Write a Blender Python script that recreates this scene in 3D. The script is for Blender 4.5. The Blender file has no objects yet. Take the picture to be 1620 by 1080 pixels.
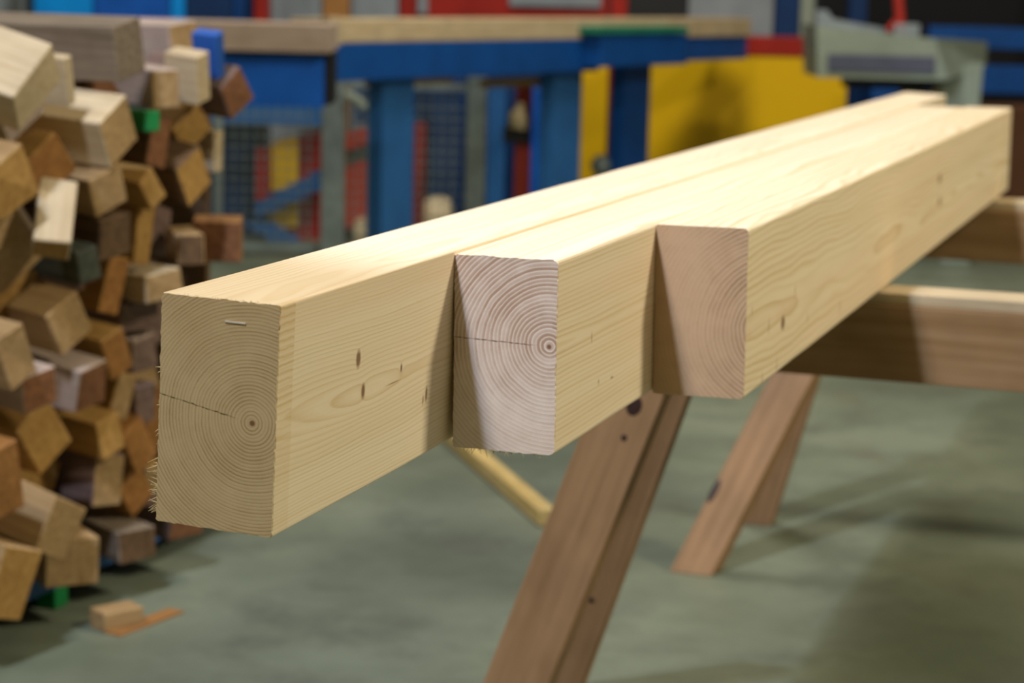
import bpy, bmesh, math, random
from mathutils import Vector, Matrix, noise
R = math.radians
scene = bpy.context.scene
COL = scene.collection

# ------------------------------------------------------------------ camera
CAM_H = 1.30
F_PX, PITCH, ROLL, PSI = 3412.5, .1655, .0253, .3212      # PSI: heading of the three beams
fwd = Vector((0, math.cos(PITCH), -math.sin(PITCH)))
rgt = Vector((1, 0, 0)); upv = rgt.cross(fwd)
r2 = rgt * math.cos(ROLL) + upv * math.sin(ROLL)
u2 = -rgt * math.sin(ROLL) + upv * math.cos(ROLL)
cd = bpy.data.cameras.new('camera'); cam = bpy.data.objects.new('camera', cd); COL.objects.link(cam)
m = Matrix((r2, u2, -fwd)).transposed().to_4x4(); m.translation = (0, 0, CAM_H)
cam.matrix_world = m
cd.sensor_width = 36; cd.lens = F_PX * 36 / 1620
cd.dof.use_dof = True; cd.dof.focus_distance = 1.98; cd.dof.aperture_fstop = 6.0
cd.clip_start = .05; cd.clip_end = 100
scene.camera = cam

# ------------------------------------------------------------------ world, lamps, exposure
w = bpy.data.worlds.new('hall_air'); scene.world = w; w.use_nodes = True
w.node_tree.nodes['Background'].inputs[0].default_value = (.90, .72, .38, 1)
w.node_tree.nodes['Background'].inputs[1].default_value = .27
def lamp(name, loc, tgt, size, watts, col):
    d = bpy.data.lights.new(name, 'AREA'); d.shape = 'SQUARE'; d.size = size; d.energy = watts; d.color = col
    o = bpy.data.objects.new(name, d); COL.objects.link(o); o.location = loc
    o.rotation_euler = (Vector(tgt) - Vector(loc)).to_track_quat('-Z', 'Y').to_euler()
    return o
UX = Vector((math.cos(PSI), -math.sin(PSI), 0)); VX = Vector((math.sin(PSI), math.cos(PSI), 0))
def bf(u, v, z): return UX * u + VX * v + Vector((0, 0, CAM_H + z))      # beam frame -> world
def spot(name, loc, tgt, radius, watts, col, cone, blend):
    d = bpy.data.lights.new(name, 'SPOT'); d.shadow_soft_size = radius; d.energy = watts; d.color = col; d.spot_size = cone; d.spot_blend = blend
    o = bpy.data.objects.new(name, d); COL.objects.link(o); o.location = loc
    o.rotation_euler = (Vector(tgt) - Vector(loc)).to_track_quat('-Z', 'Y').to_euler()
    return o
LP = bf(-1.55, .20, 4.0); AIM = bf(-.3, 4.6, -.3); EDGE = bf(-.80, 1.86, -.28)      # the cool reflector lamp's beam ends short of the nearest cut end
spot('hall_lamp_cool', LP, AIM, .10, 1120, (.64, .75, 1.0), 2 * (AIM - LP).angle(EDGE - LP), .10)
lamp('hall_lamp_warm', bf(3.7, 4.3, 3.9), bf(-.5, 2.6, -.3), .7, 345, (1.0, .90, .68))
lamp('hall_lamp_neutral', bf(-1.75, -.35, 3.9), bf(-.6, 2.3, -.4), .35, 165, (1.0, .94, .86))
lamp('hall_lamp_back', (0.5, 7.6, 6.0), (.2, 10.0, 0), 1.6, 300, (1.0, .95, .85))
scene.view_settings.view_transform = 'Standard'; scene.view_settings.look = 'None'
scene.view_settings.exposure = -.2; scene.view_settings.gamma = 1

# ------------------------------------------------------------------ helpers
def ray(px, py): return fwd + r2 * ((px - 810) / F_PX) - u2 * ((py - 540) / F_PX)
def at(px, py, Y):                       # point of the place seen at (px, py) at distance Y
    d = ray(px, py); return d * (Y / d.y) + Vector((0, 0, CAM_H))
def onfloor(px, py, z=0):
    d = ray(px, py); return d * ((z - CAM_H) / d.z) + Vector((0, 0, CAM_H))

class G:                                 # tiny node-graph helper
    def __init__(s, name):
        s.m = bpy.data.materials.new(name); s.m.use_nodes = True; s.t = s.m.node_tree
        s.b = s.t.nodes['Principled BSDF']; s.co = s.t.nodes.new('ShaderNodeTexCoord').outputs['Object']
    def n(s, typ, **k):
        nd = s.t.nodes.new(typ)
        for a, b in k.items(): setattr(nd, a, b)
        return nd
    def put(s, sock, v):
        if v is None: return
        if isinstance(v, bpy.types.NodeSocket): s.t.links.new(v, sock)
        else:
            if isinstance(v, (tuple, list)) and len(v) == 3 and sock.type == 'RGBA': v = (*v, 1)
            sock.default_value = v
    def M(s, op, a, b=None, c=None, clamp=False):
        nd = s.n('ShaderNodeMath', operation=op); nd.use_clamp = clamp
        for i, v in enumerate((a, b, c)): s.put(nd.inputs[i], v)
        return nd.outputs[0]
    def V(s, op, a, b):
        nd = s.n('ShaderNodeVectorMath', operation=op); s.put(nd.inputs[0], a); s.put(nd.inputs[1], b); return nd.outputs[0]
    def noise(s, vec, scale, detail=3, rough=.5, out=0):
        nd = s.n('ShaderNodeTexNoise'); s.put(nd.inputs['Vector'], vec); nd.inputs['Scale'].default_value = scale
        nd.inputs['Detail'].default_value = detail; nd.inputs['Roughness'].default_value = rough; return nd.outputs[out]
    def mix(s, f, a, b, mode='MIX'):
        nd = s.n('ShaderNodeMix', data_type='RGBA', blend_type=mode)
        s.put(nd.inputs[0], f); s.put(nd.inputs[6], a); s.put(nd.inputs[7], b); return nd.outputs[2]
    def ramp(s, f, pts):
        nd = s.n('ShaderNodeValToRGB'); s.put(nd.inputs[0], f); el = nd.color_ramp.elements
        while len(el) < len(pts): el.new(.5)
        for e, (p, c) in zip(el, pts): e.position = p; e.color = (c, c, c, 1) if not isinstance(c, tuple) else (*c, 1)
        return nd.outputs[0]
    def rng(s, v, a, b, c=0., d=1.):
        nd = s.n('ShaderNodeMapRange'); s.put(nd.inputs[0], v)
        for i, q in enumerate((a, b, c, d)): nd.inputs[i + 1].default_value = q
        return nd.outputs[0]
    def bump(s, h, strength=.3, dist=.001):
        nd = s.n('ShaderNodeBump'); nd.inputs['Strength'].default_value = strength; nd.inputs['Distance'].default_value = dist
        s.put(nd.inputs['Height'], h); s.put(s.b.inputs['Normal'], nd.outputs[0])
    def done(s, col, rough=.6, metal=0, spec=.3):
        s.put(s.b.inputs['Base Color'], col); s.put(s.b.inputs['Roughness'], rough); s.put(s.b.inputs['Metallic'], metal)
        s.b.inputs['Specular IOR Level'].default_value = spec
        return s.m

def beam_wood(name, pith, spacing, light, dark, contrast, end=False, knots=(), crack=None, amp=.004, pw=.110, seed=0, slits=(), top=None, zfade=None, xfade=None, streak=1., inv=False):
    g = G(name); sep = g.n('ShaderNodeSeparateXYZ'); g.put(sep.inputs[0], g.co); x, y, z = sep.outputs
    off = g.V('ADD', g.co, (seed * 1.7, seed * 3.1, seed * .9))
    ncs = g.n('ShaderNodeSeparateColor'); g.put(ncs.inputs[0], g.noise(g.V('MULTIPLY', off, (9, 2.0, 9)), 1, 2, .5, 1))
    dx = g.M('MULTIPLY', g.M('SUBTRACT', ncs.outputs[0], .5), amp * 4); dz = g.M('MULTIPLY', g.M('SUBTRACT', ncs.outputs[1], .5), amp * 4)
    X = g.M('ADD', g.M('SUBTRACT', x, pith[0]), dx); Z = g.M('ADD', g.M('SUBTRACT', z, pith[1]), dz)
    if end:
        wv = g.noise(off, 55, 4, .6); X = g.M('ADD', X, g.M('MULTIPLY', g.M('SUBTRACT', wv, .5), .0035))
    if end: X = g.M('SUBTRACT', X, g.M('MULTIPLY', dx, .6)); Z = g.M('SUBTRACT', Z, g.M('MULTIPLY', dz, .6))
    r = g.M('SQRT', g.M('ADD', g.M('MULTIPLY', X, X), g.M('MULTIPLY', Z, Z)))
    # knots push the rings aside
    kmask = None
    for (ky, kz, a, b) in knots:
        e = g.M('SQRT', g.M('ADD', g.M('POWER', g.M('DIVIDE', g.M('SUBTRACT', y, ky), a), 2), g.M('POWER', g.M('DIVIDE', g.M('SUBTRACT', z, kz), b), 2)))
        r = g.M('ADD', r, g.M('MULTIPLY', g.M('POWER', 2.718, g.M('MULTIPLY', e, -.8)), .003))
        core = g.rng(e, 1.25, .6)
        kmask = core if kmask is None else g.M('MAXIMUM', kmask, core)
    rv = g.M('ADD', g.M('DIVIDE', r, spacing), g.M('MULTIPLY', g.noise(g.V('MULTIPLY', off, (14, 1.2, 14)), 1, 2), 1.2))
    fr = g.M('FRACT', rv)
    ring = g.ramp(fr, [(0, .15), (.35, .05), (.72, .6), (.88, 1.), (.95, .75), (1., .15)])
    if inv: ring = g.M('SUBTRACT', 1, ring)
    # each ring of its own strength
    ids = g.n('ShaderNodeTexWhiteNoise', noise_dimensions='1D'); g.put(ids.inputs['W'], g.M('FLOOR', rv))
    ring = g.M('MULTIPLY', ring, g.rng(ids.outputs[0], 0, 1, .45, 1.))
    if end:
        speck = g.noise(g.V('MULTIPLY', off, (1, .2, 1)), 1100, 2, .7)
        fib = g.noise(g.V('MULTIPLY', off, (1, 1, 1)), 45, 3, .6)
    else:
        speck = g.noise(g.V('MULTIPLY', off, (700, 14, 700)), 1, 3, .6)
        fib = g.noise(g.V('MULTIPLY', off, (60, 1.6, 60)), 1, 3, .6)
    cst = contrast
    if zfade: cst = g.rng(z, zfade[0], zfade[1], contrast * zfade[2], contrast)
    if xfade: cst = g.M('MULTIPLY', cst, g.rng(x, xfade[0], xfade[1], xfade[2], 1.))
    if end: cst = g.M('MULTIPLY', cst, g.rng(g.noise(off, 28, 3), .35, .62, .55, 1.))
    f = g.M('MULTIPLY', ring, cst)
    f = g.M('ADD', f, g.M('MULTIPLY', g.M('SUBTRACT', speck, .5), (.55 if end else .30) * streak))
    f = g.M('ADD', f, g.M('MULTIPLY', g.M('SUBTRACT', fib, .5), .55 * streak), clamp=True)
    col = g.mix(f, light, dark)
    col = g.mix(g.rng(g.noise(g.V('MULTIPLY', off, (7, .9, 7)), 1, 2), .4, .75, 0, .35), col, tuple(c * k for c, k in zip(light, (.98, .84, .72))))
    if not end:
        sk = g.noise(g.V('MULTIPLY', off, (95, .75, 95)), 1, 3, .55)
        col = g.mix(g.rng(sk, .60, .74, 0, .38), col, (.50, .30, .15))
        sk2 = g.noise(g.V('MULTIPLY', off, (30, .5, 30)), 1, 2, .5)
        col = g.mix(g.rng(sk2, .52, .72, 0, .30), col, (.80, .58, .40))
    if end:
        d = g.M('SQRT', g.M('ADD', g.M('POWER', g.M('SUBTRACT', x, pith[0]), 2), g.M('POWER', g.M('SUBTRACT', z, pith[1]), 2)))
        col = g.mix(g.rng(d, .0032, .0018), col, (.24, .12, .07))
        if crack:
            zl = g.M('ADD', g.M('MULTIPLY', g.M('SUBTRACT', x, pith[0]), crack), pith[1])
            jag = g.M('MULTIPLY', g.M('SUBTRACT', g.noise(g.co, 190, 3), .5), .0022)
            dd = g.M('ABSOLUTE', g.M('ADD', g.M('SUBTRACT', z, zl), jag))
            brk = g.rng(g.noise(g.V('MULTIPLY', g.co, (1, 0, .1)), 260, 1), .40, .52)
            cm = g.M('MULTIPLY', g.rng(dd, .0007, .0002), g.rng(x, pith[0] - .012, pith[0] - .026))
            cm = g.M('MULTIPLY', cm, g.rng(brk, 0, 1, .45, 1.))
            col = g.mix(cm, col, (.055, .028, .014))
    if kmask is not None:
        kf = g.M('MULTIPLY', kmask, g.rng(x, pw - .012, pw - .004))
        col = g.mix(g.M('MULTIPLY', kf, .85), col, (.16, .062, .018))
    for (ky, kz, a, b) in slits:
        e = g.M('SQRT', g.M('ADD', g.M('POWER', g.M('DIVIDE', g.M('SUBTRACT', y, ky), a), 2), g.M('POWER', g.M('DIVIDE', g.M('SUBTRACT', z, kz), b), 2)))
        col = g.mix(g.M('MULTIPLY', g.M('MULTIPLY', g.rng(e, 1.2, .3), .8), g.rng(x, pw - .012, pw - .004)), col, (.22, .10, .03))
    if top and not end:      # planed near-end strip, saw-chatter lines
        st = g.M('MULTIPLY', g.rng(y, top + .002, top), g.rng(x, pw - .006, pw - .003))
        ch = g.ramp(g.M('FRACT', g.M('MULTIPLY', g.M('ADD', z, g.M('MULTIPLY', g.noise(g.co, 60), .004)), 145)), [(0, 0), (.55, .15), (.8, .9), (1, .1)])
        col = g.mix(g.M('MULTIPLY', st, g.M('MULTIPLY', ch, g.rng(z, -.17, -.02, 0, .75))), col, (.52, .34, .11))
        col = g.mix(g.M('MULTIPLY', st, .16), col, (.60, .42, .18))
    g.bump(g.M('SUBTRACT', g.M('ADD', speck, g.M('MULTIPLY', ring, -.35 if end else -.3)), 0), .40 if end else .22, .0009 if end else .0006)
    return g.done(col, .72 if end else .5, spec=.22)

def timber(name, light, dark, scale=1., axis=0, endc=None):
    g = G(name); st = [70, 70, 70]; st[axis] = 3.5
    oi = g.n('ShaderNodeObjectInfo'); off = g.V('ADD', g.co, (0, 0, 0)); add = g.n('ShaderNodeVectorMath', operation='ADD')
    g.put(add.inputs[0], g.co); g.put(add.inputs[1], g.V('MULTIPLY', oi.outputs['Location'], (3, 5, 7)))
    v = add.outputs[0]
    f = g.noise(g.V('MULTIPLY', v, tuple(s * scale for s in st)), 1, 4, .6)
    f2 = g.noise(v, 9, 2)
    col = g.mix(g.rng(f, .35, .68), light, dark)
    col = g.mix(g.rng(f2, .45, .75, 0, .35), col, tuple(c * .62 for c in dark))
    hv = g.n('ShaderNodeHueSaturation'); g.put(hv.inputs['Color'], col); g.put(hv.inputs['Value'], g.rng(oi.outputs['Random'], 0, 1, .85, 1.1))
    g.bump(f, .2, .001)
    return g.done(hv.outputs[0], .62, spec=.25)

def paint(name, c, rough=.45, metal=0, var=.25, scale=6):
    g = G(name); f = g.noise(g.co, scale, 4, .6)
    col = g.mix(g.rng(f, .35, .75), c, tuple(v * (1 - var) for v in c))
    g.bump(g.noise(g.co, 60, 2), .05, .001)
    return g.done(col, rough, metal, .25)

MAT = {}
MAT['blue'] = paint('blue_paint', (.005, .07, .30)); MAT['blue2'] = paint('pale_blue_paint', (.025, .125, .36)); MAT['bright_blue'] = paint('bright_blue_paint', (.006, .11, .55))
MAT['azure'] = paint('azure_paint', (.0, .33, 1.0)); MAT['navy'] = paint('navy_paint', (.006, .035, .13))
MAT['yellow'] = paint('yellow_paint', (.74, .45, .003), var=.08, scale=2); MAT['red'] = paint('red_paint', (.33, .018, .012)); MAT['red2'] = paint('light_red_paint', (.50, .06, .035))
MAT['galv'] = paint('galvanised_steel', (.22, .27, .27), .4, .3, .35, 14); MAT['greengrey'] = paint('grey_green_enamel', (.26, .31, .26), .5)
MAT['slate'] = paint('slate_panel', (.09, .10, .15)); MAT['black'] = paint('black_rubber', (.008, .008, .010), .7); MAT['dark'] = paint('dark_steel', (.02, .022, .025), .6)
MAT['green'] = paint('green_paint', (.01, .19, .05)); MAT['teal'] = paint('teal_felt', (.02, .20, .12), .8); MAT['cream'] = paint('cream_plastic', (.75, .62, .40), .5)
MAT['brown'] = paint('brown_board', (.12, .05, .022), .7); MAT['greyp'] = paint('grey_cabinet_paint', (.25, .29, .33)); MAT['orange'] = paint('orange_brown_board', (.36, .17, .05), .6)
MAT['pale'] = timber('pale_timber', (.58, .47, .31), (.45, .34, .20)); MAT['pink'] = timber('pinkish_timber', (.46, .36, .30), (.36, .27, .22))
MAT['tan'] = timber('tan_timber', (.42, .28, .135), (.28, .17, .07)); MAT['gold'] = timber('golden_timber', (.43, .25, .075), (.29, .155, .04))
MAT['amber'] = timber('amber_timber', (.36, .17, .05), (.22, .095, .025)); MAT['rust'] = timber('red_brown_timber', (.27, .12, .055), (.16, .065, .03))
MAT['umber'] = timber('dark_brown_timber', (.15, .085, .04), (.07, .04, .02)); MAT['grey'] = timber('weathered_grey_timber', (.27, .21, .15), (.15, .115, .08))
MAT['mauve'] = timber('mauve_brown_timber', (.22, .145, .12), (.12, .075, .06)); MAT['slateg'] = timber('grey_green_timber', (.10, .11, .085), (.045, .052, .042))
MAT['larch'] = timber('trestle_timber', (.36, .21, .105), (.265, .15, .068), .8, 2); MAT['larchx'] = timber('trestle_rail_timber', (.36, .22, .11), (.26, .145, .06), .8, 0)
MAT['knot'] = paint('knot_wood', (.045, .022, .018), .5)
MAT['straw'] = timber('straw_timber', (.78, .58, .24), (.60, .40, .12), 1., 2)
MAT['bluetim'] = paint('blue_painted_timber', (.02, .10, .42), .6)

def link(o): COL.objects.link(o); return o
def tag(o, label=None, cat=None, group=None, kind=None):
    if label: o['label'] = label
    if cat: o['category'] = cat
    if group: o['group'] = group
    if kind: o['kind'] = kind
    return o
def empty(name, loc=(0, 0, 0), rot=(0, 0, 0)):
    o = link(bpy.data.objects.new(name, None)); o.location = loc; o.rotation_euler = rot; o.empty_display_size = .1; return o
def mesh(name, bm, mats, parent=None, loc=None, rot=None, smooth=False):
    me = bpy.data.meshes.new(name); bm.normal_update(); bm.to_mesh(me); bm.free()
    for q in (mats if isinstance(mats, (list, tuple)) else [mats]): me.materials.append(MAT[q] if isinstance(q, str) else q)
    if smooth:
        for p in me.polygons: p.use_smooth = True
    o = link(bpy.data.objects.new(name, me))
    if parent: o.parent = parent
    if loc is not None: o.location = loc
    if rot is not None: o.rotation_euler = rot
    return o
def abox(bm, lo, hi, mat=None, bev=0.):
    lo, hi = Vector(lo), Vector(hi); c = (lo + hi) / 2; s = hi - lo
    t = Matrix.Translation(c) @ Matrix.Diagonal((*s, 1))
    if mat is not None: t = mat @ t
    r = bmesh.ops.create_cube(bm, size=1, matrix=t)
    if bev:
        es = list({e for v in r['verts'] for e in v.link_edges})
        bmesh.ops.bevel(bm, geom=es, offset=bev, segments=2, affect='EDGES', profile=.6)
def tube(bm, a, b, r, seg=10, r1=None):
    a, b = Vector(a), Vector(b); d = b - a
    t = Matrix.Translation((a + b) / 2) @ d.to_track_quat('Z', 'Y').to_matrix().to_4x4()
    bmesh.ops.create_cone(bm, cap_ends=True, segments=seg, radius1=r, radius2=r if r1 is None else r1, depth=d.length, matrix=t)
def pb(x0, y0, x1, y1, Y, dep):          # world box of a thing whose front stands at distance Y
    a = at(x0, (y0 + y1) / 2, Y); b = at(x1, (y0 + y1) / 2, Y); c = at((x0 + x1) / 2, y0, Y); d = at((x0 + x1) / 2, y1, Y)
    return Vector((a.x, Y, d.z)), Vector((b.x, Y + dep, c.z))
def boxpart(name, lo, hi, mat, parent=None, bev=.004):
    bm = bmesh.new(); abox(bm, lo, hi, bev=bev); return mesh(name, bm, mat, parent)
def thing(name, label, cat, group=None): return tag(empty(name), label, cat, group)
def zfloor(lo): return Vector((lo.x, lo.y, 0))

# ------------------------------------------------------------------ the hall
def floor_mat():
    g = G('worn_concrete'); a = g.noise(g.co, .9, 5, .6); b = g.noise(g.co, 3.2, 4, .65); c = g.noise(g.co, 26, 3, .6)
    d = g.noise(g.V('MULTIPLY', g.co, (1.2, .5, 1)), 2.1, 3, .5)
    col = g.mix(g.rng(a, .38, .62), (.105, .125, .085), (.18, .205, .145))
    col = g.mix(g.rng(b, .48, .68, 0, .7), col, (.075, .084, .06))
    col = g.mix(g.rng(d, .58, .76, 0, .55), col, (.105, .078, .045))
    col = g.mix(g.rng(c, .6, .8, 0, .25), col, (.22, .24, .18))
    g.bump(c, .1, .002)
    return g.done(col, g.rng(b, .3, .7, .38, .6), spec=.4)
def slab(name, lo, hi, mat):
    bm = bmesh.new(); abox(bm, lo, hi); return tag(mesh(name, bm, mat), kind='structure')
slab('floor', (-7, -3, -.1), (7, 15, 0), floor_mat())
slab('wall_back', (-7, 15, 0), (7, 15.2, 6), paint('dark_wall_paint', (.03, .035, .04), .8))
slab('wall_left', (-7.2, -3, 0), (-7, 15, 6), paint('left_wall_paint', (.30, .30, .27), .8))
slab('wall_right', (7, -3, 0), (7.2, 15, 6), paint('right_wall_paint', (.30, .28, .24), .8))

# ------------------------------------------------------------------ the three beams
BW, BH = .110, .200
def bpix(px, py, u):                      # (v, z) of the point of the vertical plane u seen at a pixel
    d = ray(px, py); return (lambda k: (d.dot(VX) * k, d.z * k))(u / d.dot(UX))
def rrect(w_, h_, r, n=4):
    pts = []; R_ = r
    for kx, kz, a0 in ((1, 0, 0), (0, 0, 90), (0, 1, 180), (1, 1, 270)):
        r = R_ if kx else .0025
        cx_ = w_ - r if kx else r; cz_ = -h_ + r if kz else -r
        for i in range(n + 1):
            a = R(a0 + 90 * i / n); pts.append((cx_ + r * math.cos(a), cz_ + r * math.sin(a)))
    return pts
def make_beam(label, u0, v0, v1, ztop, roll, side, end, seed, rad=.005, fray=.0006):
    rnd = random.Random(seed); bm = bmesh.new(); prof = []
    base = rrect(BW, BH, rad)
    for i in range(len(base)):            # add points along the flats
        p, q = base[i], base[(i + 1) % len(base)]; L = math.dist(p, q); k = max(1, int(L / .0035)) if L > .02 else 1
        for j in range(k): prof.append((p[0] + (q[0] - p[0]) * j / k, p[1] + (q[1] - p[1]) * j / k))
    L = v1 - v0; ys = [0, .0012, .006] + [L * i / 30 for i in range(1, 30)] + [L]
    rings = []
    for k, y in enumerate(ys):
        ring = []
        for i, (x, z) in enumerate(prof):
            w1 = .0007 * (noise.noise(Vector((x * 20, y * 6 + seed * 9, z * 20))))
            f = 1 + w1 / .08
            X = BW / 2 + (x - BW / 2) * f; Z = -BH / 2 + (z + BH / 2) * f
            if k == 0:
                j = fray * noise.noise(Vector((x * 420, seed, z * 420))) + rnd.uniform(-1, 1) * fray * .5
                X += j * (1 if x > BW / 2 else -1) - (.0004 if x > BW / 2 else -.0004); Z += j * .8 - (.0004 if z > -BH / 2 else -.0004)
            ring.append(bm.verts.new((X, y, Z)))
        rings.append(ring)
    n = len(prof)
    for a, b in zip(rings, rings[1:]):
        for i in range(n):
            bm.faces.new((a[i], a[(i + 1) % n], b[(i + 1) % n], b[i]))
    f0 = bm.faces.new(rings[0]); f0.material_index = 1
    f1 = bm.faces.new(list(reversed(rings[-1]))); f1.material_index = 1
    bmesh.ops.recalc_face_normals(bm, faces=bm.faces)
    o = mesh('timber_beam', bm, [side, end], None, bf(u0, v0, ztop), (0, -roll, -PSI))
    tag(o, label, 'beam'); return o
def splinters(parent, spots, mat, name='splinters'):
    bm = bmesh.new()
    for (x, y, z, dx, dy, dz, r) in spots:
        a = Vector((x, y, z)); d = Vector((dx, dy, dz)); tube(bm, a - d * .15, a + d, r, 4, r * .25)
    o = mesh(name, bm, mat, parent); o['kind'] = 'stuff'; return o

LW, DW = (.83, .72, .54), (.60, .43, .19)
uA, vA, uB, vB, uC, vC = -.8525, 1.6203, -.7425, 2.0413, -.6325, 2.4199
zA, zB, zC = -.267, -.2742, -.2742
def kn(px, py, u, v0, zt, a, b): v, z = bpix(px, py, u + BW); return (v - v0, z - zt, a, b)
kA = [kn(571, 562, uA, vA, zA, .0055, .0085), kn(580, 613, uA, vA, zA, .0045, .0075), kn(640, 577, uA, vA, zA, .0028, .0045), kn(681, 618, uA, vA, zA, .003, .008)]
sA = [kn(628, 600, uA, vA, zA, .02, .0008), kn(676, 628, uA, vA, zA, .0025, .006)]
kC = [kn(1236, 512, uC, vC, zC, .012, .009)]
sC = [kn(1214, 518, uC, vC, zC, .0022, .011), kn(1188, 494, uC, vC, zC, .0016, .007), kn(1275, 505, uC, vC, zC, .002, .010), kn(1225, 580, uC, vC, zC, .002, .012),
      kn(1202, 601, uC, vC, zC, .002, .010), kn(1256, 463, uC, vC, zC, .0022, .010), kn(1326, 487, uC, vC, zC, .0026, .012), kn(1485, 320, uC, vC, zC, .02, .012), kn(1486, 284, uC, vC, zC, .03, .010)]
sB = [kn(945, 605, uB, vB, zB, .002, .004), kn(935, 535, uB, vB, zB, .0018, .007), kn(966, 598, uB, vB, zB, .006, .0016)]
A = make_beam('Spruce beam reaching nearest the camera, its olive tan cut end furthest left', uA, vA, 5.84, zA, -.032,
              beam_wood('spruce_side_a', (.088, -.103), .0036, LW, DW, .62, knots=kA, slits=sA, seed=1, top=.030, amp=.006),
              beam_wood('spruce_end_a', (.088, -.103), .0031, (.68, .56, .37), (.36, .245, .115), 1.1, True, crack=-.18, seed=1, amp=.0022), 1, .0026, .0012)
B = make_beam('Spruce beam in the middle of the three, whitish ringed end with split to the left edge', uB, vB, 5.30, zB, .0088,
              beam_wood('spruce_side_b', (.102, -.0885), .0050, LW, DW, .75, slits=sB, seed=2, amp=.003),
              beam_wood('spruce_end_b', (.102, -.0885), .0042, (.76, .66, .59), (.38, .25, .175), 1.5, True, crack=-.035, seed=2, amp=.0016, zfade=(-.15, -.075, .30), inv=True), 2, .0055, .0010)
C = make_beam('Spruce beam on the right, pinkish plain cut end furthest back and longest visible side', uC, vC, 5.3557, zC, .0142,
              beam_wood('spruce_side_c', (.135, -.12), .0085, (.82, .70, .50), (.56, .40, .18), .80, knots=kC, slits=sC, seed=5, amp=.010),
              beam_wood('spruce_end_c', (.148, -.118), .0050, (.55, .375, .235), (.24, .14, .075), 1.1, True, seed=3, amp=.004, xfade=(.05, .10, .25)), 3, .0055, .0004)
rs = random.Random(5)
fibre = paint('torn_fibre', (.78, .66, .42), .7)
sp = []
for i in range(46):
    t = rs.random(); z = -.150 - .042 * t if rs.random() < .8 else -rs.uniform(.06, .19)
    l = rs.uniform(.003, .009) * (1 if z < -.14 else .45)
    sp.append((-.0002, rs.uniform(.0, .006), z, -l, -rs.uniform(0, .5) * l, rs.uniform(-.9, .5) * l, rs.uniform(.0003, .0007)))
for i in range(30):
    x = rs.uniform(.02, .105); l = rs.uniform(.0015, .004); sp.append((x, rs.uniform(0, .004), -.0005, rs.uniform(-.5, .5) * l, -l * .4, l * .5, .0003))
for i in range(40):
    y = rs.uniform(.1, .42); l = rs.uniform(.002, .005); sp.append((BW - .002, y, -BH + .0015, rs.uniform(0, .4) * l, -l, -l * .6, .00028))
splinters(A, sp, fibre)
sp = []
for i in range(34):
    x = rs.uniform(.012, .10); l = rs.uniform(.002, .0095) * (1.1 if x < .05 else .75)
    sp.append((x, rs.uniform(0, .003), -BH + .0012, rs.uniform(-.6, .6) * l, -rs.uniform(0, .4) * l, -l * .9, rs.uniform(.0003, .0005)))
for i in range(24):
    z = -rs.uniform(.01, .19); l = rs.uniform(.001, .003); sp.append((.0003, rs.uniform(0, .002), z, -l, -l * .4, rs.uniform(-.5, .2) * l, .0003))
splinters(B, sp, paint('fibre_b', (.50, .38, .14), .7))
# staple in the near beam's end
bm = bmesh.new(); abox(bm, (.060, -.0009, -.0192), (.079, .0005, -.0180))
tag(mesh('staple', bm, paint('steel_staple', (.85, .85, .88), .3, 0), A), 'thin silver staple')

# ------------------------------------------------------------------ trestles
def plank(name, a, b, wdir, w_, t_, mat, parent, z0=None):
    """a timber from a to b: w_ wide along wdir, t_ thick; cut level at the ends"""
    a, b = Vector(a), Vector(b); ax = (b - a).normalized(); wd = (wdir - ax * wdir.dot(ax)).normalized(); td = ax.cross(wd).normalized()
    bm = bmesh.new(); vs = []
    for e in (a, b):
        for s, q in ((-1, -1), (1, -1), (1, 1), (-1, 1)):
            p = e + wd * (s * w_ / 2) + td * (q * t_ / 2)
            if abs(ax.z) > .3: p = p - ax * ((p.z - e.z) / ax.z)
            vs.append(bm.verts.new(p))
    for f in ((0, 1, 2, 3), (7, 6, 5, 4), (0, 4, 5, 1), (1, 5, 6, 2), (2, 6, 7, 3), (3, 7, 4, 0)): bm.faces.new([vs[i] for i in f])
    bmesh.ops.recalc_face_normals(bm, faces=bm.faces)
    bmesh.ops.bevel(bm, geom=list(bm.edges), offset=.002, segments=1, affect='EDGES')
    # own frame along the length so the grain follows it
    M_ = Matrix((wd, td, ax)).transposed().to_4x4(); M_.translation = a
    bmesh.ops.transform(bm, matrix=M_.inverted(), verts=bm.verts)
    o = mesh(name, bm, mat, parent)
    o.matrix_world = M_
    if parent: o.matrix_parent_inverse = parent.matrix_world.inverted()
    return o
bpy.context.view_layer.update()
ZT = -.2742 - BH                              # beam undersides, relative to the camera
def trestle(label, vmid, u0, u1, legs):
    t = thing('trestle', label, 'trestle', 'timber trestles under the beams')
    zt = ZT - .0006
    # two-layer rail: thin cap board over a deep board
    def railbox(name, ua, ub, va, vb, za, zb, mat):
        bm = bmesh.new(); abox(bm, (ua, va, za), (ub, vb, zb), bev=.002)
        o = mesh(name, bm, mat, t, (0, 0, CAM_H), (0, 0, -PSI)); return o
    railbox('cap_board', u0, u1, vmid - .05, vmid + .05, zt - .020, zt, 'pale')
    railbox('rail', u0 + .01, u1 - .01, vmid - .056, vmid + .05, zt - .142, zt - .0202, 'larchx')
    for (p, q, w_, th) in legs: plank('leg', p, q, UX, w_, th, 'larch', t)
    return t
def rel(p): return Vector(p)
def fl(px, py): return onfloor(px, py)
l1f = (at(1016, 592, 3.395), fl(772, 1205)); l1r = (at(1062, 590, 3.60), fl(876, 1105))
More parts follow.
